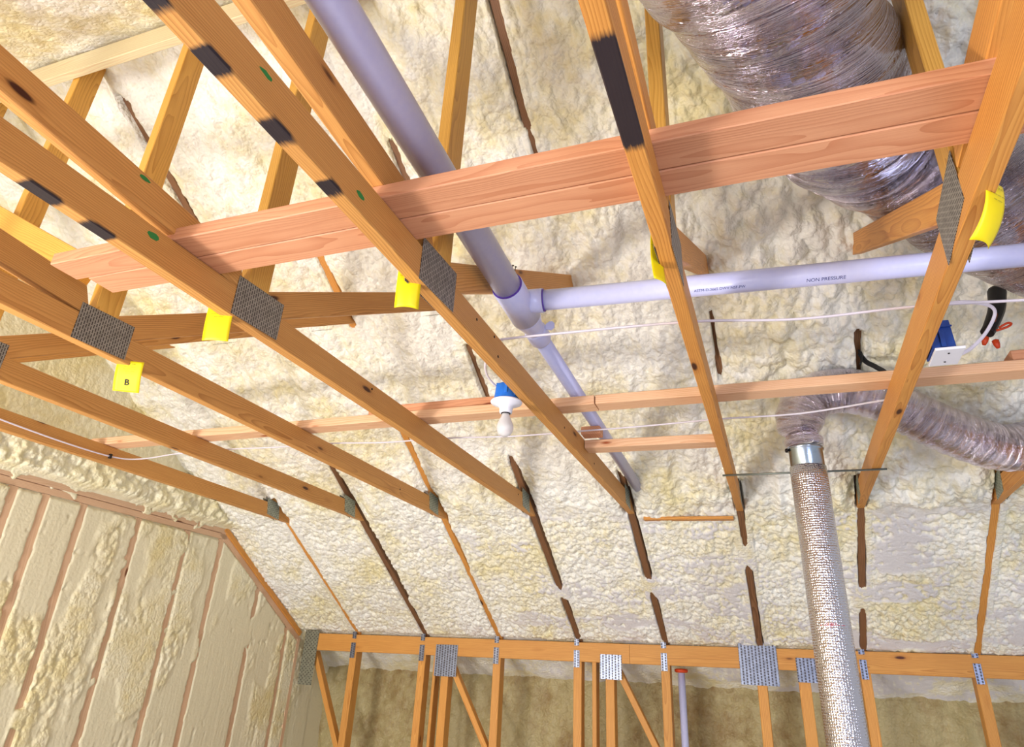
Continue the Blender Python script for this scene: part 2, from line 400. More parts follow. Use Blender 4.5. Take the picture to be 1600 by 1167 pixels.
# ================================================================== SETTING
# --- far roof slope, sprayed with foam between the rafters
def build_far_slope():
    xs = []
    x = GX-.12
    while x < 2.2:
        near = min(abs(x-TX(k)-.01) for k in range(-1, 9)) < .06
        xs.append(x); x += .0045 if near else .0075
    ys = np.concatenate([np.arange(YG-.01, 1.9, .013), np.arange(1.9, 3.9, .0085), np.arange(3.9, 5.2, .0065), np.arange(5.2, 6.3, .02)])
    X, Y = np.meshgrid(np.array(xs), ys, indexing='ij')
    lower = sstep(Y, 3.9, 4.15)
    # lumps
    wx = X+.02*(fbm(X*9, Y*9, 5)-.5); wy = Y+.02*(fbm(X*9, Y*9, 9)-.5)
    w1 = 1-np.clip(worley(wx*14, wy*10, 3), 0, 1)**1.6
    w2 = 1-np.clip(worley(wx*36, wy*33, 13), 0, 1)**1.8
    w3 = 1-np.clip(worley(wx*60, wy*60, 23), 0, 1)**1.5
    big = fbm(X*3.0, Y*1.8, 31, 3)
    rid = 1-np.abs(2*fbm(X*7, Y*3.2, 41, 4)-1)*2
    right = sstep(X, -1.0, .2)
    up = .060*(big-.5)+.022*rid+(.022+.050*right)*w1*(fbm(X*2, Y*2, 51)+.1)+(.018+.008*right)*w2+.003*w3
    lo = .032*(big-.5)+.016*w1+.026*w2*(.7+.6*fbm(X*3, Y*3, 61))+.006*w3-.012
    d = up*(1-lower)+lo*lower
    # bay: foam bulges to the middle of each bay, grooves beside the rafters
    rel = np.abs(((X-X0)/SP+.5) % 1-.5)*SP       # distance to nearest rafter
    bay = sstep(rel, .02, .16)
    d = d+.014*bay*(1-lower)-.022
    k = np.round((X-X0)/SP)
    # trimmed flat patches of the lower bays
    tn = fbm(X*3.1, Y*7.5, 71, 3)
    tsel = lower*sstep(tn, .50, .60)*(.25+.75*sstep(X, -2.6, -1.2))
    cap = .004+.0015*fbm(X*30, Y*160, 81, 2)
    dm = np.minimum(d, cap); d = d*(1-tsel)+dm*tsel
    trim = tsel*sstep(d, -.004, .002)
    # exposed rafters: (k, y0, y1, halfwidth on the left, on the right)
    EX = [(0, 4.0, 5.14, .006, .012), (1, 4.0, 4.75, .016, .042), (1, 4.7, 5.14, .014, .022), (2, 4.0, 5.14, .008, .012),
          (2, 4.0, 4.5, .008, .026), (3, 4.0, 4.62, .020, .030), (3, 4.72, 5.14, .018, .022), (4, 4.0, 4.55, .020, .026), (4, 4.68, 5.14, .016, .018),
          (5, 4.0, 4.3, .010, .014), (5, 4.45, 5.14, .017, .022), (6, 4.0, 4.62, .013, .016), (6, 4.8, 5.14, .014, .012), (7, 4.0, 5.14, .012, .012),
          (-1, 4.0, 5.0, -.02, .06),
          (1, 1.55, 2.15, .016, .035), (1, 3.55, 4.0, .012, .03), (2, 2.25, 2.75, .014, .022), (2, 3.35, 3.95, .010, .020), (3, 1.95, 2.55, .018, .016), (3, 2.9, 3.25, .010, .012),
          (3, 3.6, 4.0, .014, .03), (4, 1.5, 2.02, .020, .010), (4, 2.02, 2.2, .004, .010), (4, 3.72, 4.0, .012, .030), (0, 3.8, 4.0, .01, .02),
          (5, 2.9, 3.2, .004, .010), (5, 3.8, 4.0, .006, .018), (6, 3.0, 3.3, .014, .010), (6, 3.85, 4.0, .02, .004)]
    jag = .007*(fbm(X*30, Y*16, 91, 3)-.5)+.012*(fbm(X*8, Y*5, 95, 2)-.5)
    hid = np.full(X.shape, .012)
    exq = np.zeros(X.shape)
    tj = .08*(fbm(X*40, Y*9, 97, 3)-.5)
    for (kk, y0, y1, wl, wr) in EX:
        dx = X-TX(kk); ed = .035
        taper = sstep(Y+tj, y0-ed*.5, y0+ed)*(1-sstep(Y+tj, y1-ed, y1+ed*.3))
        ins = (1-sstep(dx-jag, wr*taper, wr*taper+.006))*sstep(dx+jag, -wl*taper-.006, -wl*taper)*(taper > .05)*(np.abs(dx) < .08)
        exq = np.maximum(exq, ins)
    exq = np.maximum(exq, (1-sstep(rel, np.where(k >= 5, .024, .032), np.where(k >= 5, .030, .044)))*sstep(Y, 3.80, 3.84)*(1-sstep(Y, 3.98, 4.05)))
    cover = (1-sstep(rel, .02, .05))
    d = np.where(rel < .05, np.maximum(d, .004*cover+d*0+.002), d)   # foam skin over hidden rafters
    d = d*(1-exq)+(-.055)*exq
    # junction with the knee wall beam: ragged end, then the eave cavity further out
    eave = sstep(Y, 5.10+.02*fbm(X*12, Y*0, 99, 3), 5.16)
    d = d*(1-eave)+(-.03+.03*fbm(X*9, Y*9, 55, 4))*eave
    # normal of the slope pointing down into the room
    nl = math.sqrt(1+SL*SL); ny, nz = -SL/nl, -1/nl
    Zr = H-(Y-YE)*SL
    me = grid_mesh('ceiling', X, Y+ny*d, Zr+nz*d, trim=trim)
    return setp(link('ceiling', me, FOAM), kind='structure')
ceil = build_far_slope()
def build_near_slope():
    xs = np.concatenate([np.arange(GX-.12, -.6, .012), np.arange(-.6, 2.2, .03)]); ys = np.concatenate([np.arange(-2.5, .4, .03), np.arange(.4, YG+.03, .012)])
    X, Y = np.meshgrid(xs, ys, indexing='ij')
    w1 = 1-np.clip(worley(X*14, Y*12, 3), 0, 1)**1.6
    d = .05*(fbm(X*3, Y*3, 7, 4)-.5)+.02*w1+.012+.012*(1-np.clip(worley(X*34, Y*30, 13), 0, 1)**1.6)
    Z = RZ-(YG-Y)*SL
    me = grid_mesh('ceiling_near', X, Y, Z-d)
    bmn = link('foam_slope', me, FOAM, ceil); return bmn
build_near_slope()

# --- gable wall on the left: foam trimmed flush between studs
STUDY = [1.30, 1.70, 2.06, 2.453, 2.64, 2.88, 3.28, 3.697, 4.026, 4.514, 4.941]
def build_gable():
    ys = np.concatenate([np.arange(-2.4, 1.8, .04), np.arange(1.8, 5.4, .008), np.arange(5.4, 6.2, .04)])
    zs = np.concatenate([np.arange(FLOOR, -.5, .04), np.arange(-.5, 1.4, .008), np.arange(1.4, RZ+.15, .03)])
    Y, Z = np.meshgrid(ys, zs, indexing='ij')
    n = fbm(Y*7, Z*3, 3, 4); w = 1-np.clip(worley(Y*26, Z*18, 5), 0, 1)**1.6; w2 = 1-np.clip(worley(Y*60, Z*45, 8), 0, 1)**1.5
    raw = .036*(fbm(Y*5, Z*4, 21, 3)-.36)+.028*w+.011*w2-.014
    cap = .004+.0025*fbm(Y*160, Z*4, 31, 2)
    t = sstep(fbm(Y*4.2, Z*2.0, 41, 3), .40, .55)
    up = sstep(Z, .825, .86)
    t = t*(1-up)
    d = raw*(1-t)+np.minimum(raw, cap)*t
    d = np.minimum(d, .014)*(1-up)+d*up
    # thin over studs and plates: recess so that the wood shows
    ds = np.full(Y.shape, 9.)
    jag = .008*(fbm(Y*24, Z*18, 51, 3)-.5)
    for s in STUDY: ds = np.minimum(ds, np.abs(Y-s))
    topz = np.where(Y < YE+.02, .80, .80-(Y-YE-.02)*SL)
    ex = (1-sstep(ds+jag*1.6, .020, .025))*(Z < .79)
    px = sstep(Z+jag*2.5, .742, .749)*(1-sstep(Z+jag*2.5, .812, .82))*(Y < YE+.03)
    rk = topz-Z
    rx = sstep(rk-jag, -.005, 0)*(1-sstep(rk-jag, .055, .06))*(Y >= YE+.0)
    e = np.maximum(np.maximum(ex, px), rx)
    e = e*sstep(fbm(Y*9, Z*6, 61, 3), .26, .36)
    d = d*(1-e)+(-.010)*e
    # lumps above the plate, bulging out over it
    lump = up*(1-sstep(Z, .95, 1.25))
    d = d+lump*(.03+.05*fbm(Y*6, Z*9, 71, 4)+.03*(1-np.clip(worley(Y*12, Z*16, 75), 0, 1)))
    d = d*(1-.65*sstep(Z, .98, 1.15))
    keep = Z < np.where(Y > YG, H-(Y-YE)*SL, RZ-(YG-Y)*SL)+.06
    me = grid_mesh('wall_left', GX+d, Y, Z, keep=keep, trim=t*(1-up))
    # faces must look to +X
    me.flip_normals() if hasattr(me, 'flip_normals') else None
    return setp(link('wall_left', me, FOAM_G), kind='structure')
gable = build_gable()
for s in STUDY:
    top = .755 if s < YE+.02 else .755-(s-YE)*SL
    board('stud', (GX-.045, s, FLOOR), (GX-.045, s, top), .052, .089, W_PINK, gable, up=(1, 0, 0))
board('top_plate', (GX-.044, -2.3, .776), (GX-.044, YE+.04, .776), .089, .038, W_PINK, gable)
board('top_plate', (GX-.036, -2.3, .816), (GX-.036, YE+.02, .816), .089, .038, W_PINK, gable)
board('rake_plate', (GX-.044, YE-.02, .795), (GX-.044, YP+.02, .795-(YP-YE+.04)*SL), .089, .045, W_PINK, gable)
board('rake_plate', (GX-.030, YE+.0, .830), (GX-.030, YP-.0, .830-(YP-YE)*SL), .089, .038, W_ORANGE, gable)
board('corner_stud', (GX-.03, YP-.02, FLOOR), (GX-.03, YP-.02, .15), .04, .089, W_PINK, gable, up=(1, 0, 0))

# --- back wall behind the knee framing, and the floor
def build_back():
    xs = np.arange(GX-.05, 2.2, .018); zs = np.arange(FLOOR, .0, .018)
    X, Z = np.meshgrid(xs, zs, indexing='ij')
    d = .06*(fbm(X*5, Z*5, 3, 4)-.5)+.02*(1-worley(X*16, Z*16, 4))
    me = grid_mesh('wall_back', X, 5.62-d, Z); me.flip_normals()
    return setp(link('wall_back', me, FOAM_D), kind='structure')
build_back()
fl = bpy.data.meshes.new('floor'); fl.from_pydata([(GX-.1, -2.5, FLOOR), (2.2, -2.5, FLOOR), (2.2, 6.2, FLOOR), (GX-.1, 6.2, FLOOR), (GX-.1, -2.5, FLOOR-.03), (2.2, -2.5, FLOOR-.03), (2.2, 6.2, FLOOR-.03), (GX-.1, 6.2, FLOOR-.03)], [], [(0, 1, 2, 3), (7, 6, 5, 4), (0, 4, 5, 1), (1, 5, 6, 2), (2, 6, 7, 3), (3, 7, 4, 0)])
setp(link('floor', fl, FLOORM), kind='structure')

# ================================================================== ROOF TRUSSES
TL = ['timber roof truss nearest the studded gable wall, white cable stapled to its side',
      'timber roof truss second from the gable wall, grey connector plate at the left frame edge',
      'timber roof truss with a flat yellow tag lettered B hanging below its plate',
      'timber roof truss with a folded yellow tag just left of its dark connector plate',
      'timber roof truss with three black paint bands underneath, carrying the bare bulb holder',
      'timber roof truss seen from straight below with one long black paint patch',
      'thick-looking timber roof truss at right with green paint and the blue box with white cover',
      'timber roof truss at the far right edge, only its angled chord tip in view']
GUS = {1: (1.385, .93), 2: (1.39, .928), 3: (1.397, .93), 4: (1.362, .923), 5: (1.39, .925), 6: (1.43, .935)}
N1 = {3: (.935, .075), 4: (.952, .085), 2: (.94, .075), 1: (.94, .08), 0: (.94, .08), 5: (.95, .09), 6: (.952, .08), 7: (.95, .08)}
PAINT = {4: [(.41, .465, .015), (.535, .60, .015), (.70, .765, .015), (.875, .925, .012)], 3: [(.69, .78, .02), (.84, .915, .02)], 5: [(.705, .965, .02)]}
BC = {}
def truss(k):
    x = TX(k); t = empty('roof_truss', (x, YE, H)); setp(t, TL[k], 'roof truss', 'roof trusses')
    mw = W_ORANGE if k >= 5 else W_CHORD
    y0 = -1.24
    pt = None
    if k in PAINT: pt = [(a-y0, b-y0, e) for a, b, e in PAINT[k]]
    # bottom chord: x-axis from near to far; far end cut along the slope
    BC[k] = board('bottom_chord', (x, y0, H+.0445), (x, YE, H+.0445), .038, .089, mw, t, skew0=.153, skew1=.153, paint=pt)
    # top chords (rafters), lower edge on the roof line
    nl = math.sqrt(1+SL*SL); oy, oz = .045*SL/nl, .045/nl
    ye = YP+.06
    board('top_chord', (x, YG, RZ+.0445/ (1/nl)*1), (x, ye, roofz(ye)+.0445*nl), .038, .089, W_DARK if k in (1, 3, 4, 5, 6) else W_ORANGE, t)
    board('top_chord', (x, -2.3, roofz(-2.3)+.0445*nl), (x, YG, RZ+.0445*nl), .038, .089, W_ORANGE, t)
    # king post
    board('king_post', (x, YG, CT+.002), (x, YG, RZ-.03), .089, .038, W_AMBER, t, up=(1, 0, 0))
    # member rising gently toward the near side from the joint
    zb, sl = N1[k]
    ya = YG-.05; yb = -.70
    zz = lambda y: zb+.048+sl*(1.44-y)
    board('near_web', (x, ya, zz(ya)), (x, yb, zz(yb)), .0365, .087, mw, t, skew0=.05)
    # diagonal web toward the far rafter
    board('diagonal_web', (x, 1.455, .972), (x, 2.80, .972+1.345*.556), .0375, .085, W_CHORD if k < 5 else W_ORANGE, t, skew0=-.02, skew1=-.05)
    if k in (2, 3, 4, 1):
        slab('nail_plate', (x, 2.49, 1.475), (.0, .045, .025), (.028, 0, 0), .001, PL_HEEL, t)
    # gusset plates both sides
    if k in GUS or k in (0, 7):
        gy, gz = GUS.get(k, (1.38, .93))
        for s in (-1, 1):
            if k == 6: slab('connector_plate', (x+s*.0198, gy, gz), (0, .100, -.018), (0, .0, .062), .0012, PL_GUS, t)
            else: slab('connector_plate', (x+s*.0198, gy, gz), (0, .100, .004), (0, .0, .061), .0012, PL_GUS, t)
    # heel plates
    for s in (-1, 1):
        slab('heel_plate', (x+s*.0198, 3.835, H+.055), (0, .064, -.008), (0, -.012, .052), .0012, PL_HEEL, t)
    # nails on the chord side
    return t
TR = [truss(k) for k in range(8)]
# green paint marks
def blot(x, y, z, ax, az, parent, seed):
    rnd = random.Random(seed); sh = [((.75+.35*rnd.random())*math.cos(a*math.pi/5), (.7+.4*rnd.random())*math.sin(a*math.pi/5)) for a in range(10)]
    return slab('paint_mark', (x, y, z), ax, az, .0006, GREENP, parent, shape=sh)
blot(TX(6)+.004, .985, H-.0004, (0, .018, 0), (.006, 0, 0), BC[6], 1)
blot(TX(6)-.004, .93, H-.0004, (0, .022, 0), (.003, 0, 0), BC[6], 2)
blot(TX(4)+.0194, .66, .925, (0, .018, 0), (0, 0, .006), BC[4], 3)
blot(TX(4)+.0194, .98, .900, (0, .018, 0), (0, 0, .007), BC[4], 4)
blot(TX(3)+.0194, 1.0, .925, (0, .018, 0), (0, 0, .010), BC[3], 5)
blot(TX(3)+.0187, .93, 1.05, (0, .018, 0), (0, 0, .006), BC[3], 6)
# nail heads / small knots holes on chord sides
for k, y, z in ((4, 1.62, .925), (4, 1.76, .935), (4, 1.8, .885), (4, 2.55, .9), (4, 2.98, .93), (4, 3.05, .89), (3, 2.05, .93), (3, 3.7, .92), (2, 3.4, .9)):
    lathe('nail', [(.001, -.001), (.0045, 0), (.0045, .0012), (.001, .002)], (TX(k)+.0192, y, z), NAILM, BC[k], 10, axis=(1, 0, 0))

# ================================================================== LATERAL BOARDS
def lone(name, label, cat, p0, p1, w, h, mat, group=None, **kw):
    o = board(name, p0, p1, w, h, mat, **kw); return setp(o, label, cat, group)
xl, xr = -1.80, .62
lone('brace_board', 'reddish flat board crossing the trusses, the nearer and upper of the close pair', 'board', (xl, 1.098, CT+.0195), (xr, 1.103, CT+.0195), .087, .037, W_RED, 'pair of flat brace boards')
lone('brace_board', 'reddish flat board crossing the trusses, the farther and lower of the close pair', 'board', (xl+.04, 1.187, CT+.0195), (xr-.02, 1.195, CT+.0195), .087, .037, W_RED, 'pair of flat brace boards')
lone('strongback_board', 'long pale board laid flat on the truss chords, left length passing behind the bulb', 'board', (-3.3, 2.50, CT+.0195), (-.60, 2.485, CT+.0195), .086, .037, W_PALE, 'long flat boards on the chords')
lone('strongback_board', 'long board laid flat on the truss chords, right length passing beneath the blue box', 'board', (-.595, 2.487, CT+.0195), (2.0, 2.495, CT+.0195), .086, .037, W_PALE, 'long flat boards on the chords')
lone('lap_board', 'short orange board lying on top of the long board left of the bulb', 'board', (-1.63, 2.50, CT+.058), (-.90, 2.497, CT+.058), .084, .037, W_RED)
lone('lap_board', 'short dark board end resting on the long board near the right edge', 'board', (.80, 2.50, CT+.058), (1.7, 2.50, CT+.058), .084, .037, W_RED)
lone('blocking_board', 'short board fixed between the bulb truss and the next truss, below the long board', 'board', (TX(4)+.021, 2.905, H+.065), (TX(5)-.021, 2.925, H+.065), .085, .037, W_PALE)
lone('wood_block', 'rough sawn block end showing just above the short board by the plastic pipe', 'wood block', (-.705, 2.80, H+.107), (-.705, 2.86, H+.107), .085, .036, W_RED)
lone('sway_brace', 'knotty amber board slanting down across the posts at the left edge', 'board', (-3.3, 1.3145, 1.81), (-2.03, 1.3145, 1.112), .037, .105, W_AMBER)
lone('ridge_board', 'foam-smeared board running along under the roof peak at top left', 'board', (-3.7, 1.314, 2.245), (.9, 1.314, 2.245), .036, .10, W_SMEAR)

lone('blocking_strip', 'thin orange wood strip half buried in foam right of the bulb truss tip', 'board', (TX(4)+.07, 4.06, roofz(4.06)-.008), (TX(5)-.04, 4.07, roofz(4.07)-.008), .05, .018, W_ORANGE)
# ================================================================== KNEE WALL FRAME
kw = empty('stud_wall_frame', (-1, YP+.06, FLOOR)); setp(kw, 'orange timber stud wall frame with thick top beam under the sprayed slope', 'wall frame')
def kbeam():
    y = YP+.022
    board('top_beam', (GX+.13, y, .136), (-1.02, y, .142), .04, .125, W_PLATE, kw)
    board('top_beam', (-1.018, y, .142), (2.1, y, .160), .04, .125, W_PLATE, kw)
kbeam()
def kst(x, w=.058, top=.078, y=YP+.05, mat=W_PLATE): board('stud', (x, y, FLOOR), (x, y, top), w, .089, mat, kw, up=(0, 1, 0))
for k in range(0, 8): kst(TX(k)-.01, .058, .076+.01*k/4)
for x, w in ((-2.50, .022), (-2.41, .06), (-1.27, .03), (-1.16, .06), (-.17, .06), (.085, .07)): kst(x, w, .085, YP+.052)
for x0, x1 in ((-3.60, -3.44), (-2.40, -2.16), (-1.12, -.93)):
    board('diagonal_strut', (x0, YP+.055, .06), (x1+.25, YP+.055, -.75), .04, .06, W_PLATE, kw, up=(0, 1, 0))
def kp(x, z, w, h, mat=PL_KNEE, y=YP-.0005): return slab('connector_plate', (x, y-.0015, z), (w/2, 0, 0), (0, 0, h/2), .0012, mat, kw)
kp(-3.625, .02, .13, .40, PL_PERF)
for k in range(8):
    x = TX(k)-.015
    if k != 5: kp(x, .085+.004*k, .040, .11)
    if k != 5: kp(x+.0, .195+.004*k, .034, .05)
kp(-2.405, .045, .18, .215); kp(-1.15, .055, .15, .155); kp(-.18, .115, .235, .25); kp(.105, .09, .115, .14)
pv = empty('waste_pipe_stub', (-.69, 5.25, .03)); setp(pv, 'small white pipe stub with orange ring rising behind the wall studs', 'pipe')
lathe('pipe', [(.024, -1.0), (.024, .04)], (-.69, 5.25, 0), PVC, pv, 20)
lathe('ring', [(.035, 0), (.045, .006), (.045, .02), (.030, .025)], (-.69, 5.25, .042), ORANGEP, pv, 20)

# ================================================================== PLASTIC DRAIN PIPE
pp = empty('drain_pipe', (-.69, 1.72, 1.1)); setp(pp, 'white plastic drain pipe running down past the trusses with a side branch to the right', 'pipe')
def axisz(y): return 1.153-(y-.694)*.0805 if y < 1.85 else 1.060-(y-1.85)*.045
PX = -.69
tube('main_pipe', [(PX, -1.2, axisz(-1.2)), (PX, 1.73, axisz(1.73))], .0445, PVC, pp, 32, spline=False)
tee = tube('tee_socket', [(PX, 1.694, axisz(1.694)), (PX, 1.698, axisz(1.698)), (PX, 1.875, axisz(1.875))], lambda s: .047 if s < .003 else .0505, PVC, pp, 32, spline=False)
tube('primer_ring', [(PX, 1.6915, axisz(1.6915)), (PX, 1.6945, axisz(1.6945))], .0490, PURPLE, tee, 32, spline=False)
bdir = Vector((1.324, .172, .040)).normalized()
bref = Vector((-.609, 1.815, 1.075))
tube('branch_socket', [bref-bdir*.07, bref-bdir*.035, bref-bdir*.002], .0395, PVC, pp, 28, spline=False)
br0 = bref-bdir*.02; br1 = br0+bdir*2.6
brp = tube('branch_pipe', [br0, br1], .0335, PVC, pp, 32, spline=False)
bd = bdir
tube('primer_ring', [bref-bdir*.001, bref+bdir*.002], .0375, PURPLE, brp, 28, spline=False)
tube('reducer', [(PX, 1.87, axisz(1.87)), (PX, 1.89, axisz(1.89)), (PX, 1.93, axisz(1.93)), (PX, 1.975, axisz(1.975))], lambda s: .0495-.0135*min(1, max(0, (s-.01)/.06)), PVC, pp, 28)
tube('coupling', [(PX, 1.965, axisz(1.965)), (PX, 1.972, axisz(1.972)), (PX, 2.03, axisz(2.03)), (PX, 2.04, axisz(2.04))], lambda s: .039 if .004 < s < .068 else .036, PVC, pp, 28, spline=False)
tube('lower_pipe', [(PX, 2.02, axisz(2.02)), (PX, 3.90, axisz(3.90))], .0285, PVC, pp, 28, spline=False)
slab('hanger_ear', (PX+.052, 1.975, axisz(1.975)+.012), (.014, .006, 0), (0, 0, .017), .004, PVC, pp, shape=[(-1, -.8), (.4, -1), (1, -.4), (1, .6), (.5, 1), (-.2, .9), (-1, .2)])
# printed lettering on branch pipe (wraps on the pipe)
def pipe_text(body, size, s0, ang):
    me = text_mesh(body, size); n = len(me.vertices); co = np.empty(n*3); me.vertices.foreach_get('co', co); co = co.reshape(-1, 3)
    side = Vector((0, 0, 1)).cross(bd).normalized(); up = bd.cross(side)
    mid = br0+bd*s0; out = []
    for x, y, z in co:
        th = ang+y/.0337; c = bd*x+(-side*math.cos(th)+up*math.sin(th))*.0339
        out.append(c)
    me.vertices.foreach_set('co', np.array([tuple(v) for v in out]).ravel()); me.update(); me.flip_normals() if False else None
    link('printed_lettering', me, INKB, brp, Matrix.Translation(mid))
pipe_text('NON PRESSURE', .0155, .86, -1.0)
pipe_text('ASTM-D-2665 DWV NSF-PW', .012, .56, -1.0)

# ================================================================== CABLES
def cable(name, label, pts, r=.0045, flat=.6, group=None, mat=None):
    o = tube(name, pts, r, mat or CABLE, None, 8, 8, flat=flat, cap=True); return setp(o, label, 'cable', group)
zc = CT+.006
cable('electrical_cable', 'white cable crossing the chord tops just in front of the pipe tee',
      [(-.79, 1.85, zc-.001), (-.765, 1.83, zc+.002), (-.55, 1.815, zc-.008), (-.16, 1.86, zc+.003), (.14, 1.90, zc-.008), (.45, 1.925, zc+.003), (.8, 1.965, zc), (1.06, 1.98, zc+.002), (1.9, 2.0, zc)], .006)
s0 = TX(0)+.026
cable('electrical_cable', 'long white cable stapled to the leftmost truss, then crossing low behind the bulb',
      [(s0, .6, .90), (s0, 1.4, .925), (s0, 1.92, .900), (s0, 2.3, .893), (s0+.002, 2.55, .905), (s0+.06, 2.66, .93), (-2.9, 2.66, .945), (TX(1), 2.69, zc+.003), (-2.3, 2.69, zc-.004), (TX(2), 2.71, zc+.003), (-1.7, 2.73, zc-.004), (TX(3), 2.75, zc+.003), (-1.05, 2.76, zc-.006),
       (TX(4), 2.78, zc+.003), (-.45, 2.76, zc), (TX(5), 2.745, zc+.003), (.15, 2.72, zc-.006), (.43, 2.66, zc+.001), (.5, 2.66, zc+.004)], .006)
cs = slab('cable_staple', (s0+.003, 2.50, .900), (0, .005, 0), (0, 0, .012), .014, BLACKP); setp(cs, 'small black staple holding the white cable to the first truss', 'staple')

# ================================================================== LAMP HOLDER ON THE BULB TRUSS
lx, ly = TX(4)-.019-.052, 2.12
lz = .862
lh = empty('lamp_holder', (lx, ly, lz)); setp(lh, 'blue ceiling box with white porcelain lampholder and bare frosted bulb', 'lamp')
lathe('junction_box', [(.037, .060), (.040, .055), (.0425, .03), (.046, .004), (.046, 0)], (lx, ly, lz), BLUE, lh, 32)
for dx, dy in ((-.022, -.034), (.012, -.041)):
    slab('mounting_tab', (lx+dx, ly+dy, lz+.038), (.005, 0, 0), (0, 0, .02), .006, BLUE, lh)
slab('nail_bracket', (lx+.036, ly-.005, lz+.03), (0, .02, 0), (0, 0, .02), .008, BLUE, lh)
lho = lathe('lampholder', [(.019, -.043), (.0225, -.042), (.0235, -.028), (.027, -.019), (.045, -.010), (.055, -.006), (.057, -.002), (.055, .001), (.02, .001)], (lx, ly, lz-.002), WHITEP, lh, 40)
lathe('screw_shell', [(.015, -.046), (.0165, -.046), (.0165, -.04)], (lx, ly, lz-.002), NAILM, lho, 24)
lathe('bulb', [(.002, -.128), (.012, -.1265), (.021, -.121), (.0275, -.110), (.030, -.098), (.0285, -.086), (.0235, -.073), (.0175, -.060), (.0145, -.052), (.0135, -.044)], (lx, ly, lz-.002), BULB, lho, 36)
cable('electrical_cable', 'thin white cable curling down the truss edge to the blue lamp box',
      [(TX(4)-.022, 1.80, .955), (TX(4)-.03, 1.86, .935), (TX(4)-.075, 1.92, .925), (TX(4)-.10, 2.0, .915), (lx-.032, ly-.02, lz+.052), (lx-.012, ly-.006, lz+.054)], .004)

# ================================================================== SWITCH BOX ON THE GREEN-MARKED TRUSS
bx, by, bz = TX(6)+.019+.036, 2.05, H-.002
sb = empty('junction_box', (bx, by, bz)); setp(sb, 'dark blue junction box with square white cover on the right side of a truss', 'junction box')
def rbox(name, c, sx, sy, sz, mat, parent, bev=.004, taper=1.):
    bm = bmesh.new(); bmesh.ops.create_cube(bm, size=1.)
    for v in bm.verts:
        f = taper if v.co.z > 0 else 1.
        v.co = Vector((v.co.x*sx*f, v.co.y*sy*f, v.co.z*sz))
    bmesh.ops.bevel(bm, geom=list(bm.edges), offset=bev, segments=3, affect='EDGES', profile=.7)
    me = bpy.data.meshes.new(name); bm.to_mesh(me); bm.free()
    return link(name, me, mat, parent, Matrix.Translation(c))
rbox('box_body', (bx-.003, by, bz+.046), .060, .088, .088, BLUE_D, sb, .003, .93)
rbox('box_rib', (bx-.003, by-.046, bz+.03), .012, .008, .05, BLUE_D, sb, .001)
rbox('box_rib', (bx-.003, by-.046, bz+.068), .06, .006, .004, BLUE_D, sb, .001)
cvp = rbox('cover_plate', (bx+.008, by, bz-.004), .074, .115, .008, WHITEP, sb, .003)
for dy in (-.030, .030): lathe('screw', [(.001, -.001), (.003, -.001), (.003, .001)], (bx+.008, by+dy, bz-.0085), NAILM, cvp, 10)
cable('electrical_cable', 'looping white cable curving out of the blue junction box at right',
      [(bx-.02, by+.0, bz+.093), (bx-.015, by-.02, bz+.125), (bx+.05, by-.01, bz+.155), (bx+.13, by+.02, bz+.160), (bx+.165, by+.04, bz+.14), (bx+.14, by+.06, bz+.09), (bx+.09, by+.06, bz+.04), (bx+.04, by+.04, bz+.012), (bx+.02, by+.02, bz+.01)], .006)

# ================================================================== YELLOW TAGS
def tag_mesh(w, h, bend, fold, curl, n=14):
    X = np.linspace(-.5, .5, 8)[:, None]*w+np.zeros((1, n+1)); t = np.linspace(0, 1, n+1)[None, :]+np.zeros((8, 1))
    ang = fold+bend*t
    y = np.cumsum(np.sin(ang), 1)*h/n; z = -np.cumsum(np.cos(ang), 1)*h/n
    y = y+curl*(X/w*2)**2*t
    return X, y, z
def tag(k, side, y, z, w, h, rot, bend, fold, curl, label, letter=False, tilt=0.):
    x = TX(k)+side*.0208
    X, Yy, Z = tag_mesh(w, h, bend, fold, curl)
    me = grid_mesh('yellow_tag', X, Yy, Z)
    M = Matrix.Translation((x, y, z)) @ Matrix.Rotation(math.radians(rot), 4, 'Z') @ Matrix.Rotation(math.radians(tilt), 4, 'Y')
    o = link('yellow_tag', me, YTAG, None, M); setp(o, label, 'tag', 'yellow truss tags')
    md = o.modifiers.new('thickness', 'SOLIDIFY'); md.thickness = .0006; md.offset = 0
    # printed lines following the sheet
    def pr(u, v, wd, ht):
        j = v*14; j0 = min(13, int(j)); f = j-j0
        yy = Yy[4, j0]*(1-f)+Yy[4, min(14, j0+1)]*f; zz = Z[4, j0]*(1-f)+Z[4, min(14, j0+1)]*f
        a = fold+bend*v; nrm = Vector((0, math.cos(a), math.sin(a)))
        return Vector((u*w, yy, zz)), a
    if letter:
        nfs = -1
        items = [('B', .70, .028)] + [('=== ==', .10, .011), ('=== == ==== ==', .2, .0055), ('== ==== === ===', .27, .0052), ('==== == =====', .34, .0052), ('== === ==', .41, .0052), ('- - - -', .84, .006)]
    else: items = [('=== ==', .12, .013), ('== ==== === ===', .25, .006), ('=== ====', .34, .006)]
    vs = []; fs = []
    for body, v, sz in items:
        tm = text_mesh(body, sz, .0005 if body == 'B' else 0.); p, a = pr(0, v, 0, 0)
        for sgn in (-1,):
            off = len(vs)
            for vv in tm.vertices:
                lx_, ly_ = vv.co.x, vv.co.y
                vs.append((lx_, p.y-0.0022*math.cos(a)-ly_*math.sin(a), p.z+ly_*math.cos(a)-0.0022*math.sin(a)))
            for f in tm.polygons: fs.append(tuple(off+i for i in f.vertices))
    me2 = bpy.data.meshes.new('print'); me2.from_pydata(vs, [], fs)
    link('printed_lettering', me2, INK, o, M)
    # black edge line at the bottom
    return o
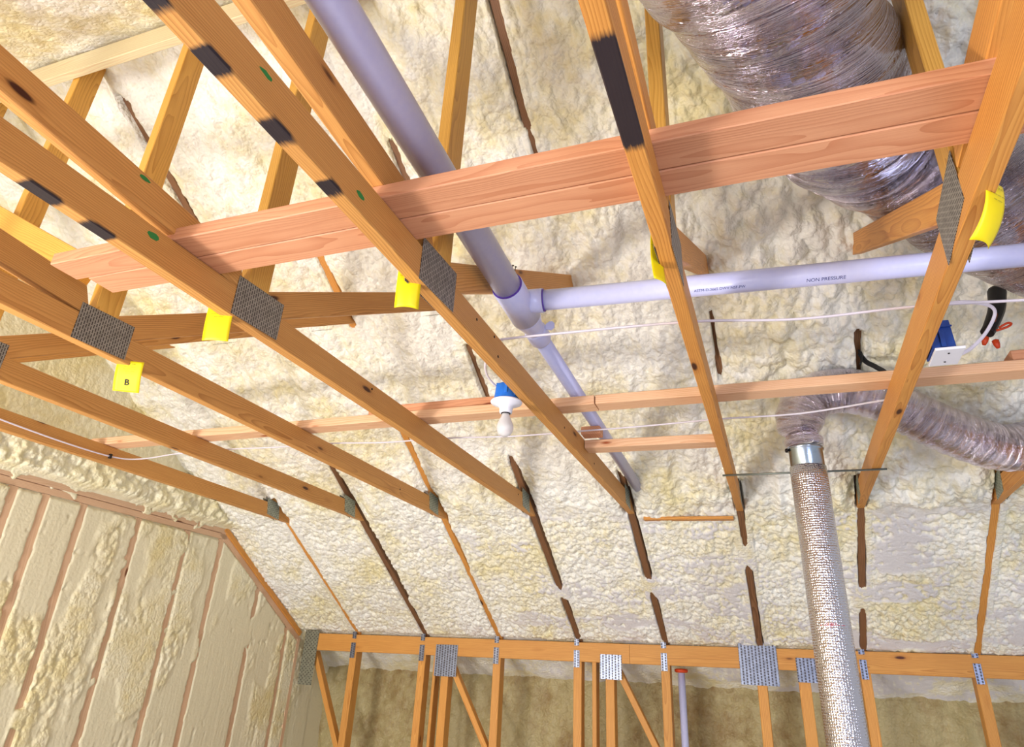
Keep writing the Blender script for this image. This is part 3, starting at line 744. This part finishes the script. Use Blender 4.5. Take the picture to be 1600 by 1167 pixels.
tag(2, 1, 1.515, .885, .084, .105, 30, .5, .05, .0, 'flat yellow paper tag lettered B hanging beside a connector plate, lowest tag', True)
tag(3, -1, 1.30, .900, .074, .105, 20, .3, -.1, .006, 'yellow paper tag folded under the truss left of the middle connector plate')
tag(4, -1, 1.285, .915, .060, .110, 25, .5, -.2, .010, 'yellow paper tag curled like a leaf beside the plate of the bulb truss')
tag(5, -1, 1.36, .945, .045, .125, 60, -.3, .1, .004, 'narrow yellow paper tag seen edge-on on the truss with the long black patch')
tag(6, 1, 1.29, .90, .060, .125, 48, .9, -.1, .010, 'blank-looking yellow paper tag twisting beside the right truss, rightmost tag')

# ================================================================== LARGE SILVER DUCT
rng = np.random.RandomState(3)
WR = [(rng.uniform(18, 80), rng.randint(1, 5), rng.uniform(0, 6.28), rng.uniform(.3, 1)) for _ in range(14)]
def wr_big(s, th):
    v = 0
    for f, m_, p, a in WR: v += a*math.sin(f*s+m_*th+p+2.0*math.sin(th+p))
    return .0022*v-.012*abs(math.sin(4.2*s+.5))*0
def rad_big(s): return .214+.006*math.sin(9*s)
tb = tube('insulated_duct', [(-.62, -.35, 1.95), (-.40, .25, 1.82), (-.12, .78, 1.61), (.13, 1.22, 1.48), (.27, 1.58, 1.47), (.41, 1.90, 1.55), (.62, 2.08, 1.52), (.84, 2.2, 1.37), (1.15, 2.3, 1.25), (1.7, 2.35, 1.3)], rad_big, FOIL_BIG, None, 96, 34, wrinkle=wr_big, cap=True)
setp(tb, 'large wrinkled silver-film duct sagging between the trusses at top right', 'duct')

# ================================================================== SMALL FLEX DUCT AND RIGID FOIL RISER
DX, DY = .172, 3.12
WR2 = [(rng.uniform(60, 200), rng.randint(0, 4), rng.uniform(0, 6.28), rng.uniform(.3, 1)) for _ in range(8)]
def wr_s(s, th):
    v = sum(a*math.sin(f*s+m_*th+p) for f, m_, p, a in WR2)
    return (.0016*v+.0035*abs(math.sin(95*s+.6*math.sin(2*th)+th*.5))*min(1, s/.12))
def rad_s(s):
    r = .076+.022*min(1, s/.10)
    r -= .020*math.exp(-((s-.055)/.018)**2)
    return r
fd = tube('flexible_duct', [(DX, DY, .935), (DX-.004, DY, .985), (DX-.004, DY, 1.07), (DX+.05, DY+.02, 1.165), (DX+.18, DY+.04, 1.20), (DX+.34, DY+.07, 1.16), (.67, 3.24, 1.065), (.83, 3.32, 1.0), (1.0, 3.42, .975), (1.25, 3.5, 1.04)], rad_s, FOIL_FLEX, None, 64, 22, wrinkle=wr_s)
setp(fd, 'small silver flexible duct with pink print bending over from the foil riser', 'duct')
rd = empty('duct_riser', (DX, DY, FLOOR)); setp(rd, 'upright round duct wrapped in shiny bubble foil rising from the knee wall', 'duct')
tube('foil_wrap', [(DX-.0, DY, FLOOR), (DX, DY, -.5), (DX, DY, 0), (DX, DY, .5), (DX, DY, .845)], .074, BUBBLE, rd, 64, 6)
lathe('collar', [(.066, -.05), (.069, -.04), (.069, .045), (.074, .05), (.076, .056), (.070, .062), (.066, .062)], (DX, DY, .87), GALV, rd, 48)
lathe('clamp_screw', [(.005, -.012), (.007, -.010), (.007, .010), (.004, .012)], (DX-.077, DY-.02, .918), NAILM, rd, 12, axis=(0, 1, 0))
red = simple('red_print', (200, 30, 60), .5)
me = text_mesh('- -=#=- --', .024)
for v in me.vertices:
    th = v.co.x/.0748; yy = v.co.y
    v.co = Vector((math.sin(th)*.0748, -math.cos(th)*.0748, yy))
link('printed_lettering', me, red, rd, Matrix.Translation((DX, DY, .215)) @ Matrix.Rotation(.06, 4, 'Z'))
rod = tube('metal_tie', [(TX(5)-.03, 3.235, H-.005), (TX(6)+.04, 3.245, H-.005)], .0045, ROD, None, 8, spline=False)
setp(rod, 'thin grey metal tie bar nailed under two trusses behind the foil riser', 'tie bar')
st = tube('duct_strap', [(.455, 3.13, 1.36), (.47, 3.115, 1.31), (.50, 3.07, 1.26), (.525, 3.02, 1.20), (.53, 3.04, 1.12), (.50, 3.10, 1.05)], .006, BLACKP, None, 6, flat=2.0)
setp(st, 'black hanging strap looped from the sprayed roof around the flexible duct', 'strap')
st2 = tube('cable_tie_tail', [(.452, 3.12, 1.37), (.458, 3.11, 1.33), (.444, 3.10, 1.29)], .005, BLACKP, None, 6)
setp(st2, 'short loose black strap tail below the foam beside the hanging strap', 'strap')
# black bundle with orange wire nuts
wb = empty('wire_bundle', (.80, 2.55, 1.20)); setp(wb, 'black bundle of wires with orange connectors hanging near the right edge', 'wires')
tube('black_sleeve', [(.865, 2.62, 1.33), (.835, 2.58, 1.24), (.795, 2.55, 1.165), (.775, 2.54, 1.135)], lambda s: .030-.035*s, BLACKP, wb, 12)
tube('wire', [(.87, 2.60, 1.30), (.83, 2.555, 1.22), (.80, 2.53, 1.17)], .006, simple('brown_wire', (120, 60, 36), .5), wb, 8)
for (x, y, z, ax) in ((.765, 2.535, 1.115, (-.4, 0, -1)), (.79, 2.535, 1.10, (.1, 0, -1))):
    lathe('wire_connector', [(.005, -.004), (.011, 0), (.010, .015), (.006, .028), (.001, .03)], (x, y, z), ORANGEP, wb, 14, axis=ax)
tube('wire', [(.80, 2.53, 1.135), (.83, 2.52, 1.14), (.845, 2.52, 1.15), (.835, 2.52, 1.155), (.81, 2.53, 1.145)], .004, ORANGEP, wb, 6)
# pair of nails standing by the pipe tee
for i, (dx) in enumerate((0, .012)):
    o = lathe('nail', [(.0015, -.05), (.0015, .0), (.004, .001), (.004, .003), (.001, .004)], (-.745+dx*0, 1.872+dx*2.2, 1.262+dx*.9), NAILM, None, 8, axis=(.25, -.1, 1))
    setp(o, ('left' if i == 0 else 'right')+' of two dark nails sticking up beside the pipe tee', 'nail', 'nails by the pipe tee')
